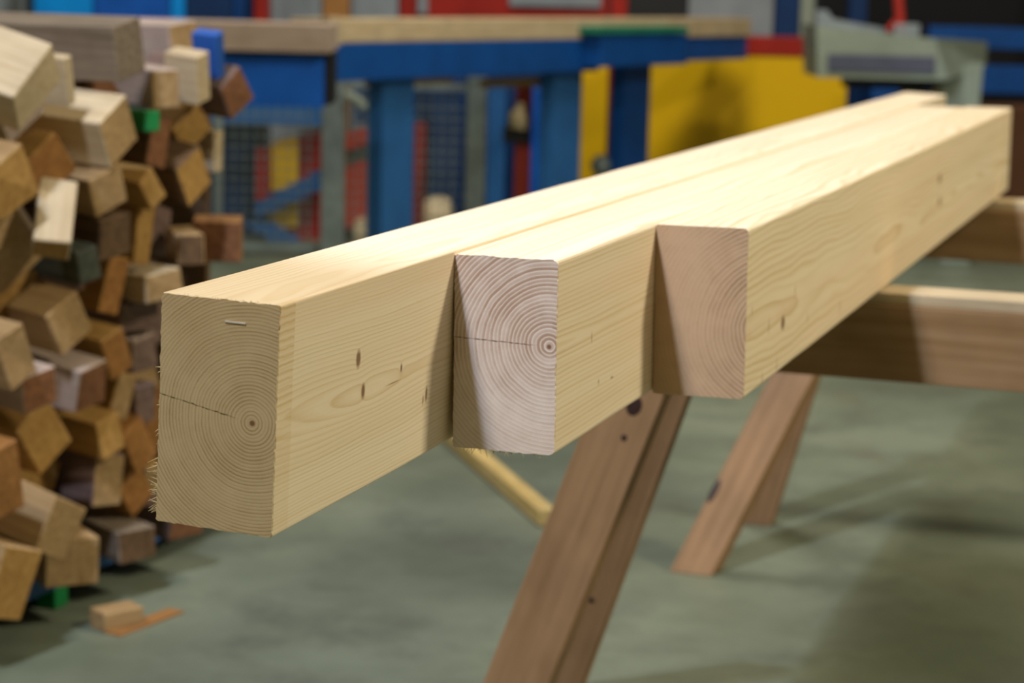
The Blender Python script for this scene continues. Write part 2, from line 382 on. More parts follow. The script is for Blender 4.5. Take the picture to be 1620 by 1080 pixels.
trestle('Near timber trestle whose broad brown legs run out of the bottom of the picture', 3.47, -.80, .62,
        [(l1f[0], l1f[1], .104, .058), (l1r[0], l1r[1], .088, .058), (bf(.50, 3.40, -.60), bf(.72, 3.2, -CAM_H), .088, .058), (bf(.50, 3.54, -.60), bf(.72, 3.78, -CAM_H), .088, .058)])
l2f = (at(1350, 415, 4.93), fl(1100, 903)); l2r = (at(1325, 415, 5.12), fl(1194, 826))
trestle('Far timber trestle, leg with a dark knot, both left feet seen on the floor', 5.13, -.93, .55,
        [(l2f[0], l2f[1], .090, .058), (l2r[0], l2r[1], .085, .058), (bf(.42, 5.06, -.60), bf(.62, 4.85, -CAM_H), .088, .058), (bf(.42, 5.2, -.60), bf(.62, 5.43, -CAM_H), .088, .058)])

def knot(parent_t, leg, x, y_, z, a, b):
    bm = bmesh.new(); bmesh.ops.create_uvsphere(bm, u_segments=16, v_segments=8, radius=1, matrix=Matrix.Translation((x, y_, z)) @ Matrix.Diagonal((a, .0012, b, 1)))
    o = mesh('knot', bm, 'knot', leg, smooth=True); return o
legs_n = [o for o in bpy.data.objects if o.name.startswith('leg')]
knot(None, legs_n[0], .012, .0292, .045, .013, .017); knot(None, legs_n[0], .016, .0292, .10, .005, .006)
knot(None, legs_n[1], .0, .0292, .46, .014, .006)
knot(None, legs_n[4], -.038, .0292, .62, .008, .030)
# lath lying on the floor
a, b = onfloor(560, 565), onfloor(866, 832)
tg = tag(plank('lath', a + Vector((0, 0, .021)), b + Vector((0, 0, .021)), Vector((0, 0, 1)), .040, .045, 'straw', None), 'Narrow yellow lath lying on the floor behind the near trestle', 'lath')

# ------------------------------------------------------------------ pile of offcuts
def Yf(px): return 3.85 + px / 400 * .95
# px, py of the cut end's centre; w, h cross-section; roll; yaw off the pile's normal; pitch (down); how far it sticks out; length; tone; end tone; label
PB = [
 (205, 78, .095, .105, 12, 3, 0, .06, .75, 'grey', 'grey', 'long weathered grey beam offcut on top of the pile, its dark split end pointing right'),
 (60, 140, .14, .085, 40, -4, 16, .10, .30, 'pale', 'pale', 'large near white offcut tipped forward at the top left of the pile'),
 (297, 70, .08, .085, 8, 10, 0, .0, .30, 'pink', 'tan', 'pinkish offcut with a tan cut end, directly right of the long grey beam'),
 (322, 124, .05, .10, 14, 2, 6, .05, .10, 'pale', 'pale', 'pale upright offcut leaning left of the blue painted one'),
 (350, 88, .034, .095, 16, 0, 4, .045, .06, 'bluetim', 'bluetim', 'offcut painted bright blue near the top right of the pile'),
 (377, 148, .075, .085, 38, 12, 6, .07, .25, 'mauve', 'rust', 'red-brown diamond shaped offcut sticking out furthest right at the top'),
 (263, 141, .055, .075, 3, 45, 0, .05, .42, 'pink', 'tan', 'pinkish board under the long grey beam with a square tan end'),
 (300, 150, .05, .10, 12, 10, 0, -.01, .25, 'slateg', 'slateg', 'grey-green offcut near the top, left of the pale leaning one'),
 (188, 208, .10, .10, 30, 2, 4, .10, .24, 'pale', 'tan', 'chunky cream offcut with a shaded brown underside, jutting out below the long grey beam'),
 (84, 160, .06, .13, 12, 20, 4, .06, .30, 'amber', 'amber', 'orange-brown upright offcut between the near white one and the cream one'),
 (112, 128, .026, .09, 16, 4, 3, .07, .2, 'pale', 'pale', 'thin pale slip standing right of the orange-brown upright offcut'),
 (30, 165, .10, .105, 35, 8, 10, .08, .28, 'pale', 'pink', 'pale pinkish diamond offcut at the left edge below the near white one'),
 (42, 212, .06, .11, 24, 14, 4, .0, .28, 'tan', 'gold', 'yellowish offcut with dark marks at the left, under the pinkish diamond'),
 (242, 192, .035, .04, 0, 24, 0, .03, .2, 'green', 'green', 'small offcut with a green painted end below the tan square end'),
 (254, 225, .05, .10, -12, 16, 2, .0, .25, 'umber', 'rust', 'brown narrow offcut directly under the green ended one'),
 (306, 205, .085, .075, 42, 14, 6, .01, .25, 'gold', 'gold', 'golden diamond offcut under the grey-green one'),
 (347, 240, .028, .085, 2, 12, 2, .0, .2, 'pale', 'pale', 'pale upright strip at the right edge of the pile under the red-brown diamond'),
 (310, 280, .085, .095, 32, 14, 8, .06, .25, 'umber', 'gold', 'large golden ended offcut with a dark side at the right edge of the pile'),
 (216, 275, .06, .14, -7, 20, 4, .01, .25, 'gold', 'gold', 'tall golden offcut right below the chunky cream one'),
 (80, 266, .095, .09, 40, 14, 4, .0, .28, 'gold', 'amber', 'golden-brown diamond offcut left of and below the chunky cream one'),
 (22, 290, .10, .10, 28, 10, 6, .02, .28, 'tan', 'gold', 'tan offcut at the left edge, level with the golden-brown diamond'),
 (80, 396, .066, .05, -12, 66, 46, .16, .15, 'pale', 'gold', 'offcut with a white stripe on its top, tipped steeply toward the camera'),
 (172, 302, .085, .075, 20, 14, 5, .02, .25, 'tan', 'tan', 'tan offcut right of the white striped one'),
 (244, 300, .05, .07, 36, 12, 5, .04, .22, 'gold', 'gold', 'small golden offcut left of the large golden ended one'),
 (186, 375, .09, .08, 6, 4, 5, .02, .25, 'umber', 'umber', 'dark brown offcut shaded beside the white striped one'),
 (230, 370, .045, .13, -8, 18, 3, .02, .25, 'gold', 'gold', 'tall narrow golden offcut right of the shaded dark brown one'),
 (343, 383, .10, .085, 0, 64, 0, .0, .14, 'amber', 'rust', 'square red-brown offcut sticking out right, halfway up, above the near beam'),
 (302, 395, .055, .062, 2, 52, 0, .04, .16, 'tan', 'umber', 'small dark offcut with a pale top in front of the square red-brown one'),
 (30, 395, .12, .11, 38, 12, 4, .05, .3, 'tan', 'tan', 'big beige diamond offcut at the left edge beside the white striped one'),
 (142, 420, .05, .065, 15, 18, 4, .06, .2, 'slateg', 'slateg', 'grey-green ended offcut under the white striped one'),
 (98, 440, .09, .055, 4, 28, 0, .03, .3, 'rust', 'mauve', 'flat red-brown offcut lying under the white striped one'),
 (182, 452, .05, .11, -14, 16, 4, .0, .25, 'gold', 'amber', 'amber upright offcut two below the tan one in the middle'),
 (262, 452, .10, .055, 5, 20, 0, .05, .3, 'pale', 'tan', 'pale topped flat offcut just left of the near beam corner'),
 (20, 480, .08, .13, -16, 16, 4, .05, .3, 'gold', 'gold', 'gold-orange upright offcut at the left edge under the big beige diamond'),
 (66, 492, .08, .09, 10, 14, 6, .0, .3, 'umber', 'mauve', 'dark mauve-brown offcut right of the gold-orange upright one'),
 (112, 512, .085, .09, 30, 12, 6, .02, .25, 'tan', 'tan', 'tan diamond offcut right of the dark mauve-brown one'),
 (150, 520, .05, .12, -10, 18, 2, .0, .25, 'grey', 'umber', 'grey-brown upright offcut under the amber upright one'),
 (224, 500, .09, .06, 4, 26, 0, .02, .3, 'mauve', 'mauve', 'mauve board offcut under the pale topped flat one'),
 (186, 560, .06, .09, 24, 14, 4, .02, .25, 'gold', 'amber', 'amber diamond offcut left of the near beam, under the mauve board'),
 (232, 560, .06, .07, 8, 14, 2, .02, .25, 'pink', 'mauve', 'pinkish offcut just left of the near beam, under the mauve board'),
 (30, 565, .07, .10, 24, 12, 4, .02, .3, 'tan', 'tan', 'beige diamond offcut at the left edge, level with the amber diamond'),
 (88, 572, .10, .08, 34, 12, 4, .0, .3, 'gold', 'gold', 'yellow diamond offcut right of the lower beige diamond'),
 (66, 618, .075, .07, 12, 22, 2, .05, .25, 'pink', 'rust', 'small pinkish topped offcut below the yellow diamond'),
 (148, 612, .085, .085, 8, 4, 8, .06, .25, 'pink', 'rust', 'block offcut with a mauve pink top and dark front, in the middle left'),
 (196, 628, .05, .09, -16, 14, 4, .0, .25, 'gold', 'tan', 'tan narrow offcut right of the mauve pink topped block'),
 (232, 640, .06, .08, 4, 14, 0, .02, .25, 'mauve', 'mauve', 'mauve offcut touching the near beam halfway down its end'),
 (24, 660, .085, .12, -20, 12, 6, .04, .3, 'tan', 'gold', 'rounded tan offcut at the left edge, level with the block with the mauve pink top'),
 (72, 690, .10, .12, 35, 12, 5, .04, .3, 'gold', 'gold', 'large golden kite shaped offcut below the small pinkish topped one'),
 (128, 700, .08, .085, 5, 18, 2, .03, .28, 'grey', 'grey', 'blue-grey weathered block in the lower middle of the pile'),
 (176, 690, .07, .09, 18, 14, 4, .01, .25, 'gold', 'gold', 'golden offcut right of the blue-grey weathered block'),
 (222, 705, .065, .10, 30, 14, 4, .02, .25, 'amber', 'amber', 'amber offcut against the near beam end, below the touching mauve one'),
 (60, 770, .11, .12, -28, 12, 4, .06, .3, 'tan', 'gold', 'large tan offcut with fine grain, low on the left'),
 (122, 770, .075, .10, 10, 18, 2, .03, .28, 'mauve', 'tan', 'mauve-brown offcut right of the large fine grained tan one'),
 (172, 760, .07, .10, -6, 22, 0, .04, .28, 'mauve', 'tan', 'mauve offcut with a tan end low beside the near beam'),
 (216, 775, .07, .09, 36, 12, 4, .0, .25, 'gold', 'amber', 'gold diamond offcut low beside the near beam splinters'),
 (12, 760, .07, .13, 12, 10, 4, .03, .3, 'amber', 'amber', 'dark amber offcut at the left edge low down'),
 (98, 838, .10, .105, -26, 6, 14, .10, .25, 'tan', 'tan', 'chunky beige offcut tipped forward near the bottom of the pile'),
 (180, 826, .085, .11, 2, 34, 2, .05, .3, 'mauve', 'gold', 'upright brown block near the bottom with a golden right edge'),
 (240, 840, .07, .07, 20, 14, 2, .0, .3, 'gold', 'gold', 'golden ended offcut under the near beam corner'),
 (20, 860, .09, .12, 22, 10, 4, .03, .3, 'gold', 'amber', 'gold offcut at the left edge beside the chunky beige one'),
 (298, 862, .085, .065, 2, 20, 0, .03, .35, 'mauve', 'rust', 'dark mauve board offcut furthest right at the bottom of the pile'),
 (222, 905, .09, .062, 0, 26, 2, .06, .4, 'grey', 'umber', 'dark plank offcut with a pale edge, lowest on the right'),
 (118, 940, .10, .092, 0, 36, 2, .06, .3, 'tan', 'tan', 'square brown block in the bottom row of the pile'),
 (24, 938, .10, .13, -18, 12, 4, .07, .3, 'tan', 'gold', 'tan offcut in the bottom row at the left edge'),
 (60, 945, .06, .12, 4, 14, 2, .02, .3, 'gold', 'amber', 'narrow amber offcut in the bottom row left of the square brown block'),
 (12, 1010, .09, .09, 12, 10, 2, .05, .3, 'gold', 'gold', 'gold offcut lowest of all at the bottom left corner'),
]
BASE = math.atan2(.95, .345) - math.pi / 2        # heading of the pile's normal (points right and toward the camera)
def block(px, py, w_, h_, roll, yaw, pitch, out, L, side, endm, label, grp, name='timber_offcut', Y=None, lift=0):
    nx = BASE + R(-yaw + 0)
    X = Vector((math.cos(nx) * math.cos(R(pitch)), math.sin(nx) * math.cos(R(pitch)), -math.sin(R(pitch))))
    Yv = Vector((0, 0, 1)).cross(X).normalized(); Z = X.cross(Yv)
    M_ = Matrix((X, Yv, Z)).transposed() @ Matrix.Rotation(R(roll), 3, 'X')
    y0 = Y if Y else Yf(px) - out * .35
    c = at(px, py, y0) + Vector((0, 0, lift))
    bm = bmesh.new(); rr = random.Random(int(px * 31 + py))
    abox(bm, (-L, -w_ / 2, -h_ / 2), (0, w_ / 2, h_ / 2))
    for v in bm.verts:                            # saw cuts are never quite square
        if v.co.x > -.01: v.co.x += min(0, v.co.y * rr.uniform(-.3, .3) + v.co.z * .1 * rr.uniform(-1, 1))
    bmesh.ops.bevel(bm, geom=list(bm.edges), offset=.0025, segments=1, affect='EDGES')
    bm.normal_update()
    for f in bm.faces:
        if f.normal.x > .85: f.material_index = 1
    o = mesh(name, bm, [side, endm]); M4 = M_.to_4x4(); M4.translation = c; o.matrix_world = M4
    return tag(o, label, 'wood offcut', grp)
GP = 'timber offcuts in the tall stacked pile'
# no two pieces may run into each other: a piece that would is shortened or moved deeper into the pile
def frame(px, py, roll, yaw, pitch, Y):
    nx = BASE + R(-yaw)
    X = Vector((math.cos(nx) * math.cos(R(pitch)), math.sin(nx) * math.cos(R(pitch)), -math.sin(R(pitch))))
    Yv = Vector((0, 0, 1)).cross(X).normalized(); Z = X.cross(Yv)
    M_ = Matrix((X, Yv, Z)).transposed() @ Matrix.Rotation(R(roll), 3, 'X')
    return at(px, py, Y), [M_.col[k].copy() for k in range(3)]
def obb(c, ax, w_, h_, L): return (c - ax[0] * (L / 2), ax, (L / 2, w_ / 2, h_ / 2))
def hit(a, b, tol=-.001):
    T = b[0] - a[0]
    if T.length > sum(a[2]) + sum(b[2]): return False
    axes = a[1] + b[1] + [p.cross(q) for p in a[1] for q in b[1]]
    for n in axes:
        l = n.length
        if l < 1e-4: continue
        n = n / l
        ra = sum(a[2][k] * abs(a[1][k].dot(n)) for k in range(3)); rb = sum(b[2][k] * abs(b[1][k].dot(n)) for k in range(3))
        if abs(T.dot(n)) > ra + rb - tol: return False
    return True
placed = []
def settle(px, py, w_, h_, roll, yaw, pitch, out, L, Y0, maxpush=.42):
    best = None
    for push in [k * .02 for k in range(int(maxpush / .02) + 1)]:
        for lf in (1, .8, .6, .45):
            for sf in (1, .93, .86):
                cost = push * 2.2 + (1 - lf) * .22 + (1 - sf) * 1.2
                if best and cost >= best[0]: continue
                Y = Y0 + push; k = sf * Y / Y0
                c, ax = frame(px, py, roll, yaw, pitch, Y); bx = obb(c, ax, w_ * k, h_ * k, L * lf)
                zlow = bx[0].z - sum(bx[2][q] * abs(ax[q].z) for q in range(3))
                if zlow < .088: bx = (bx[0] + Vector((0, 0, .088 - zlow)), bx[1], bx[2])
                if any(hit(bx, o) for o in placed): continue
                best = (cost, Y, k, L * lf, bx, max(0, .088 - zlow))
    return best
SC = 1.06
for e in sorted(PB, key=lambda e: -e[7] - .0004 * e[2] * 1000):
    px, py, w_, h_, roll, yaw, pitch, out, L = e[:9]
    b_ = settle(px, py, w_ * SC, h_ * SC, roll, yaw, pitch, out, L, Yf(px) - out * .35)
    if b_ is None: print('NOFIT', e[11]); continue
    placed.append(b_[4]); k = b_[2]
    block(px, py, w_ * SC * k, h_ * SC * k, roll, yaw, pitch, 0, b_[3], e[9], e[10], e[11][0].upper() + e[11][1:], GP, Y=b_[1], lift=b_[5])
# pieces set back in the gaps
rf = random.Random(11); ORD = 'first second third fourth fifth sixth seventh eighth ninth tenth eleventh twelfth thirteenth fourteenth'.split()
cols = [[], [], [], []]
for i in range(12):
    for j in range(4):
        px = 28 + j * 68 + (i % 2) * 22 + rf.uniform(-8, 8); py = 150 + i * 72 + rf.uniform(-10, 10)
        if px > 290 or (py > 820 and px > 250) or (py > 900 and px > 130): continue
        a_ = (rf.uniform(.09, .12), rf.uniform(.09, .12), rf.uniform(-40, 40), rf.uniform(0, 12))
        b_ = settle(px, py, a_[0], a_[1], a_[2], a_[3], 0, 0, .14, Yf(px) + .10, .4)
        if b_ is None: continue
        placed.append(b_[4]); cols[j].append((px, py, a_, b_))
for j, cl in enumerate(cols):
    for i, (px, py, a_, b_) in enumerate(cl):
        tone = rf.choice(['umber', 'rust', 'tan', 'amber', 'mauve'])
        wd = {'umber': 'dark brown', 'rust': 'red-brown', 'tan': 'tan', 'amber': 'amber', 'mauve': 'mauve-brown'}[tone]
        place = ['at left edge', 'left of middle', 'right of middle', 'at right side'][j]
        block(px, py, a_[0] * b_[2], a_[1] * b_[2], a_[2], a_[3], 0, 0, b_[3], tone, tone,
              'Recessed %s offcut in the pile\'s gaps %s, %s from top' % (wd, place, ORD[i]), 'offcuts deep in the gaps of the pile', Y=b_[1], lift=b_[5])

# steel pallet under the pile
P0, P1 = at(-160, 1000, 3.5), onfloor(285, 918)
P0 = Vector((P1.x - .345 * 1.9 - .115, P1.y - .95 * 1.9 + .04, 0)); e_ = Vector((.345, .95, 0)).normalized(); n_ = Vector((.95, -.345, 0)).normalized()
pt = thing('pallet', 'Blue steel pallet on green feet carrying the offcut pile, added dark boards behind its gaps', 'pallet')
ang = math.atan2(e_.y, e_.x)
def pbx(name, s0, s1, t0, t1, z0, z1, mat):
    bm = bmesh.new(); abox(bm, (s0, t0, z0), (s1, t1, z1), bev=.003); return mesh(name, bm, mat, pt, P0, (0, 0, ang))
for t in (-.0, .55): pbx('side_rail', 0, 2.41, t, t + .05, .045, .085, 'blue2')
pbx('deck', .02, 2.40, .052, .548, .045, .075, 'dark')
for k in range(7): pbx('gap_backing', 2.38, 2.40, .06, .56, .09 + k * .15, .09 + k * .15 + .147, 'umber')  # made-up dark boards added behind the pile so its gaps look dark
for s in (.15, 1.05, 1.62):
    for t in (.002, .552): pbx('foot', s, s + .05, t, t + .046, 0, .0448, 'green')

# small scrap on the floor beside the pile
q = onfloor(185, 990); bm = bmesh.new(); abox(bm, (-.045, -.03, 0), (.045, .03, .04), bev=.003)
tag(mesh('wood_scrap', bm, 'tan', None, q, (0, 0, .7)), 'Small stub of wood on the floor at the pallet edge', 'wood scrap')
q = onfloor(230, 985); bm = bmesh.new(); abox(bm, (-.10, -.02, 0), (.10, .02, .004)); 
tag(mesh('wood_sliver', bm, 'amber', None, q, (0, 0, 1.05)), 'Thin orange wood sliver flat on the floor beside the pallet', 'wood sliver')

# ------------------------------------------------------------------ far side of the hall
def up(x0, y0, x1, Y, dep):               # a thing that stands on the floor
    lo, hi = pb(x0, y0, x1, y0 + 100, Y, dep); return zfloor(lo), hi
# worktable 1 (left): pale timber lying on a bright blue box beam
YT = 9.2
t = thing('roller_bench', 'Bright blue box beam bench at the left carrying a pale timber', 'bench')
lo, hi = pb(200, 84, 513, 166, 7.6, .25); boxpart('box_beam', lo, hi, 'bright_blue', t)
lo2, hi2 = pb(513, 84, 524, 166, 7.6, .25); boxpart('end_cap', lo2, hi2, 'black', t)
for x in (250, 405):
    a_, b_ = pb(x, 166, x + 32, 300, 7.65, .10)
    if x == 250: boxpart('leg', (a_.x, a_.y, 0), (b_.x, b_.y, lo.z + .002), 'blue2', t)
lo, hi = pb(60, 33, 522, 79, 7.54, .33); lo.z = hi2.z + .001
tag(boxpart('timber_board', lo, hi, 'pink', None, .006), 'Pale pinkish squared timber lying on the bright blue box beam', 'timber')
# worktable 2: long table running away to the right
TA, TB = at(526, 60, 8.4), at(1182, 60, 11.4); TA.z = TB.z = 0
td = (TB - TA).normalized(); tn = Vector((-td.y, td.x, 0)); TANG = math.atan2(td.y, td.x)
def tp(px, py, t=0):                      # (s, z) on the table's upright plane, t behind its front
    d = ray(px, py); o_ = Vector((0, 0, CAM_H)); k = (TA + tn * t - o_).dot(tn) / d.dot(tn); P = o_ + d * k; return (P - TA).dot(td), P.z
def tbx(name, x0, y0, x1, y1, t0, t1, mat, parent, foot=False, z0=None, z1=None, bev=.004):
    xm, ym = (x0 + x1) / 2, (y0 + y1) / 2
    sa, sb = tp(x0, ym, t0)[0], tp(x1, ym, t0)[0]; za, zb = tp(xm, y1, t0)[1], tp(xm, y0, t0)[1]
    if foot: za = 0
    if z0 is not None: za = z0
    if z1 is not None: zb = z1
    bm = bmesh.new(); abox(bm, (sa, t0, za), (sb, t1, zb), bev=bev)
    return mesh(name, bm, mat, parent, TA, (0, 0, TANG))
t = thing('work_table', 'Long dark blue steel work table with thick blue legs', 'table')
ZTT = tp(700, 66)[1]
tbx('apron', 526, 66, 948, 121, 0, .05, 'blue', t, z1=ZTT)
tbx('apron', 1080, 56, 1182, 95, .01, .05, 'blue', t, z1=ZTT)
tbx('frame', 526, 68, 1180, 74, .051, .26, 'blue', t, z0=ZTT - .05, z1=ZTT)
tbx('bracket', 951, 54, 1088, 104, -.10, -.001, 'blue', t)
tbx('felt_strip', 949, 42, 1090, 53, -.11, -.001, 'teal', t)
for (x0, x1, m_) in ((876, 921, 'blue2'), (987, 1029, 'blue'), (606, 656, 'blue2')):
    tbx('leg', x0, 100, x1, 200, .055, .13, m_, t, foot=True, z1=ZTT - .051)
tag(tbx('timber_board', 522, 29, 1188, 64, .002, .20, 'pale', None, z0=ZTT + .0015, z1=tp(700, 30)[1], bev=.005), 'Long cream timber lying along the top of the dark blue work table', 'timber')
tag(tbx('wood_stop', 522, 27, 541, 72, -.045, -.003, 'pale', None), 'Small cream end stop standing at the left end of the dark blue table', 'wood stop')
tag(tbx('lath', 588, 119, 716, 134, .14, .18, 'tan', None), 'Tan lath tucked under the left half of the blue table top', 'lath')
tag(tbx('lath', 770, 123, 872, 137, .14, .18, 'tan', None), 'Brown tan lath tucked under the right half of the blue table top', 'lath')
YT = 9.6

# wire mesh gate and fence
YF = 10.0
t = thing('mesh_fence', 'Grey wire mesh fence with galvanised posts left of the blue table', 'fence')
zf = at(400, 165, YF).z + .10
for (x0, x1) in ((338, 352), (509, 546), (739, 770)):
    a_, b_ = pb(x0, 118, x1, 200, YF - (.02 if x0 != 509 else .05), .05); boxpart('post', (a_.x, a_.y, 0), (b_.x, b_.y, zf + (.05 if x0 > 400 else 0)), 'galv', t)
def grid(x0, x1):
    bm = bmesh.new(); a_, b_ = at(x0, 150, YF), at(x1, 150, YF); n = int((b_.x - a_.x) / .05)
    for i in range(1, n):
        x = a_.x + .05 * i; tube(bm, (x, YF + .02, .05), (x, YF + .02, zf - .01), .004, 6)
    for j in range(int((zf - .06) / .05) + 1): tube(bm, (a_.x, YF + .025, .06 + .05 * j), (b_.x, YF + .025, .06 + .05 * j), .004, 6)
    mesh('wire_mesh', bm, 'galv', t)
    for z in (.04, zf):
        bm = bmesh.new(); abox(bm, (a_.x, YF, z - .015), (b_.x, YF + .04, z + .015)); mesh('frame_rail', bm, 'galv', t)
grid(352, 509); grid(546, 739); grid(150, 338)
bm = bmesh.new(); p_ = at(548, 150, YF - .06); q_ = at(574, 162, YF - .10)
tube(bm, p_, q_, .022, 10); tube(bm, q_, q_ + Vector((.0, -.01, -.03)), .02, 10); mesh('latch_handle', bm, 'greengrey', t)

# machine behind the fence
t = thing('braced_machine', 'Blue machine frame with slanting braces behind the mesh fence', 'machine')
YM = 10.6
def ppoly(name, pts, Y, dep, mat, parent):
    bm = bmesh.new(); f = [bm.verts.new(at(x, y, Y)) for x, y in pts]; b_ = [bm.verts.new(v.co + Vector((0, dep, 0))) for v in f]; n = len(f)
    bm.faces.new(f); bm.faces.new(list(reversed(b_)))
    for i in range(n): bm.faces.new((f[i], b_[i], b_[(i + 1) % n], f[(i + 1) % n]))
    bmesh.ops.recalc_face_normals(bm, faces=bm.faces); return mesh(name, bm, mat, parent)
lo, hi = pb(330, 165, 508, 196, YM, .5); boxpart('cross_beam', lo, hi, 'blue2', t)
lo, hi = pb(330, 196, 410, 375, YM + .2, .5); boxpart('housing', zfloor(lo), hi, 'navy', t)
ppoly('red_panel', [(405, 232), (432, 232), (432, 308), (405, 318)], YM + .1, .06, 'red', t)
ppoly('yellow_panel', [(430, 226), (472, 215), (472, 288), (430, 302)], YM + .08, .06, 'yellow', t)
ppoly('yellow_panel', [(430, 336), (470, 315), (470, 358), (430, 360)], YM + .08, .06, 'yellow', t)
ppoly('red_panel', [(474, 212), (507, 208), (507, 385), (430, 385), (430, 362), (474, 360)], YM + .12, .06, 'red', t)
ppoly('brace', [(405, 322), (507, 268), (507, 300), (405, 345)], YM + .02, .05, 'blue2', t)
ppoly('brace', [(385, 352), (430, 352), (505, 402), (470, 408)], YM + .02, .05, 'blue2', t)
ppoly('red_panel', [(548, 212), (606, 194), (606, 216), (548, 240)], YM, .06, 'red2', t)
ppoly('dark_strip', [(548, 240), (606, 216), (606, 243), (548, 265)], YM + .01, .06, 'slateg', t)
ppoly('red_panel', [(548, 265), (606, 243), (606, 350), (548, 362)], YM, .06, 'red2', t)
lo, hi = pb(560, 140, 660, 195, YM + .1, .3); boxpart('housing', lo, hi, 'navy', t)
boxpart('plinth', (at(340, 300, YM + .05).x, YM + .18, 0), (at(660, 300, YM).x, YM + .6, at(500, 395, YM).z), 'dark', t)
lo, hi = pb(655, 196, 672, 330, YM - .3, .06); tag(boxpart('red_post', zfloor(lo), hi, 'red'), 'Thin dark red post behind the mesh left of the right galvanised post', 'post')
lo, hi = pb(682, 125, 735, 420, 11.2, .25); tag(boxpart('steel_cabinet', zfloor(lo), hi, 'navy'), 'Dark navy cabinet far behind the mesh beside the right galvanised post', 'cabinet')
def sack(name, x0, y0, x1, y1, Y, mat, label, cat):
    lo, hi = pb(x0, y0, x1, y1, Y, .35); bm = bmesh.new(); lo.z = 0
    bmesh.ops.create_icosphere(bm, subdivisions=3, radius=1)
    for v in bm.verts:
        c = v.co; c2 = Vector([math.copysign(abs(k) ** .6, k) for k in c]); v.co = Vector((c2.x * (hi.x - lo.x) / 2, c2.y * .17, c2.z * (hi.z) / 2)) * (1 + .05 * noise.noise(c * 3))
    zmin = min(v.co.z for v in bm.verts)
    o = mesh(name, bm, mat, None, ((lo.x + hi.x) / 2, Y + .17, -zmin), smooth=True); return tag(o, label, cat)
sack('sack', 552, 352, 606, 400, 10.18, 'cream', 'Pale sack standing on the floor below the red panel behind the fence', 'sack')
sack('sack', 664, 318, 716, 400, 10.5, 'cream', 'Pale sack right of the thin dark red post behind the fence', 'sack')
# things under the table, between the legs
t = thing('hose_stand', 'Red stand with a cream bell shaped head under the table between two posts', 'stand')
lo, hi = pb(815, 128, 840, 300, YT + .5, .06); boxpart('pole', zfloor(lo), hi, 'red2', t)
bm = bmesh.new(); p_ = at(820, 186, YT + .45); bmesh.ops.create_uvsphere(bm, u_segments=16, v_segments=10, radius=.045, matrix=Matrix.Translation(p_)); tube(bm, p_ - Vector((0, 0, .05)), p_ + Vector((.01, 0, .07)), .05, 14, .015); mesh('bell_head', bm, 'cream', t, smooth=True)
lo, hi = pb(796, 200, 838, 226, YT + .44, .08); boxpart('base_ring', lo, hi, 'dark', t)
lo, hi = pb(772, 136, 800, 230, YT + 1.2, .3); tag(boxpart('steel_column', zfloor(lo), hi, 'blue2'), 'Blue-grey column behind the right galvanised post', 'column')
lo, hi = pb(842, 142, 862, 205, YT + 1.3, .2); tag(boxpart('locker', zfloor(lo), hi, 'bright_blue'), 'Narrow bright blue locker behind the cream bell shaped head', 'locker')
lo, hi = pb(600, 95, 905, 300, 11.5, .3); tag(boxpart('machine_housing', zfloor(lo), hi, 'navy'), 'Dark navy machine housing in the gap behind the blue table legs', 'machine')
# red post and odds and ends by the right leg
lo, hi = pb(963, -60, 989, 300, 10.95, .08); tag(boxpart('red_post', zfloor(lo), hi, 'red'), 'Tall bright red post rising behind the blue table, left of its right leg', 'post')
bm = bmesh.new(); p_ = at(952, 262, 10.5); bmesh.ops.create_icosphere(bm, subdivisions=2, radius=.06, matrix=Matrix.Translation((p_.x, p_.y, .0)) @ Matrix.Diagonal((1, 1, 1, 1)))
bm.free()
t = thing('floor_jack', 'Grey and red jack with a round head at the foot of the bright red post', 'jack')
bm = bmesh.new(); tube(bm, (p_.x, p_.y, 0), (p_.x, p_.y, p_.z - .04), .03, 12); mesh('shaft', bm, 'galv', t)
bm = bmesh.new(); bmesh.ops.create_uvsphere(bm, u_segments=14, v_segments=10, radius=.055, matrix=Matrix.Translation(p_)); mesh('head', bm, 'galv', t, smooth=True)
p2 = at(982, 262, 10.5); bm = bmesh.new(); abox(bm, (p2.x - .025, p2.y, p2.z - .08), (p2.x + .03, p2.y + .05, p2.z + .03), bev=.004); mesh('grip', bm, 'red', t)

# yellow cabinet
t = thing('machine_cabinet', 'Large yellow machine cabinet with a dark red top rail right of the blue table', 'machine')
lo, hi = pb(918, 86, 1338, 280, 11.75, .2); boxpart('body', zfloor(lo), hi, 'yellow', t, .01)
l2, h2 = pb(918, 56, 1345, 85, 11.74, .2); boxpart('top_rail', (l2.x, l2.y, hi.z + .001), h2, 'red', t)
# grey-green control console on a column, far right
YC = 10.2
t = thing('control_console', 'Grey-green control console with a slate panel, on a column at the far right', 'console')
def prism(name, pts, Y, dep, mat, parent): return ppoly(name, pts, Y, dep, mat, parent)
prism('housing', [(1292, 40), (1420, 56), (1480, 62), (1500, 126), (1480, 127), (1293, 122)], YC, .5, 'greengrey', t)
bm = bmesh.new()
f = [at(1481, 62, YC), at(1500, 126, YC), at(1560, 104, YC + .5), at(1562, 66, YC + .5), at(1440, 58, YC + .5), at(1480, 126, YC + .5)]
vs = [bm.verts.new(q) for q in f]; bm.faces.new((vs[0], vs[1], vs[2], vs[3])); bm.faces.new((vs[0], vs[3], vs[4])); bm.faces.new((vs[1], vs[5], vs[2])); bm.faces.new((vs[4], vs[3], vs[2], vs[5])); bm.faces.new((vs[0], vs[4], vs[5], vs[1]))
bmesh.ops.recalc_face_normals(bm, faces=bm.faces); mesh('side_wing', bm, 'greengrey', t)
lo, hi = pb(1310, 87, 1480, 114, YC - .012, .02); boxpart('slate_panel', lo, hi, 'slate', t)
lo, hi = pb(1500, 84, 1506, 90, YC, .02)
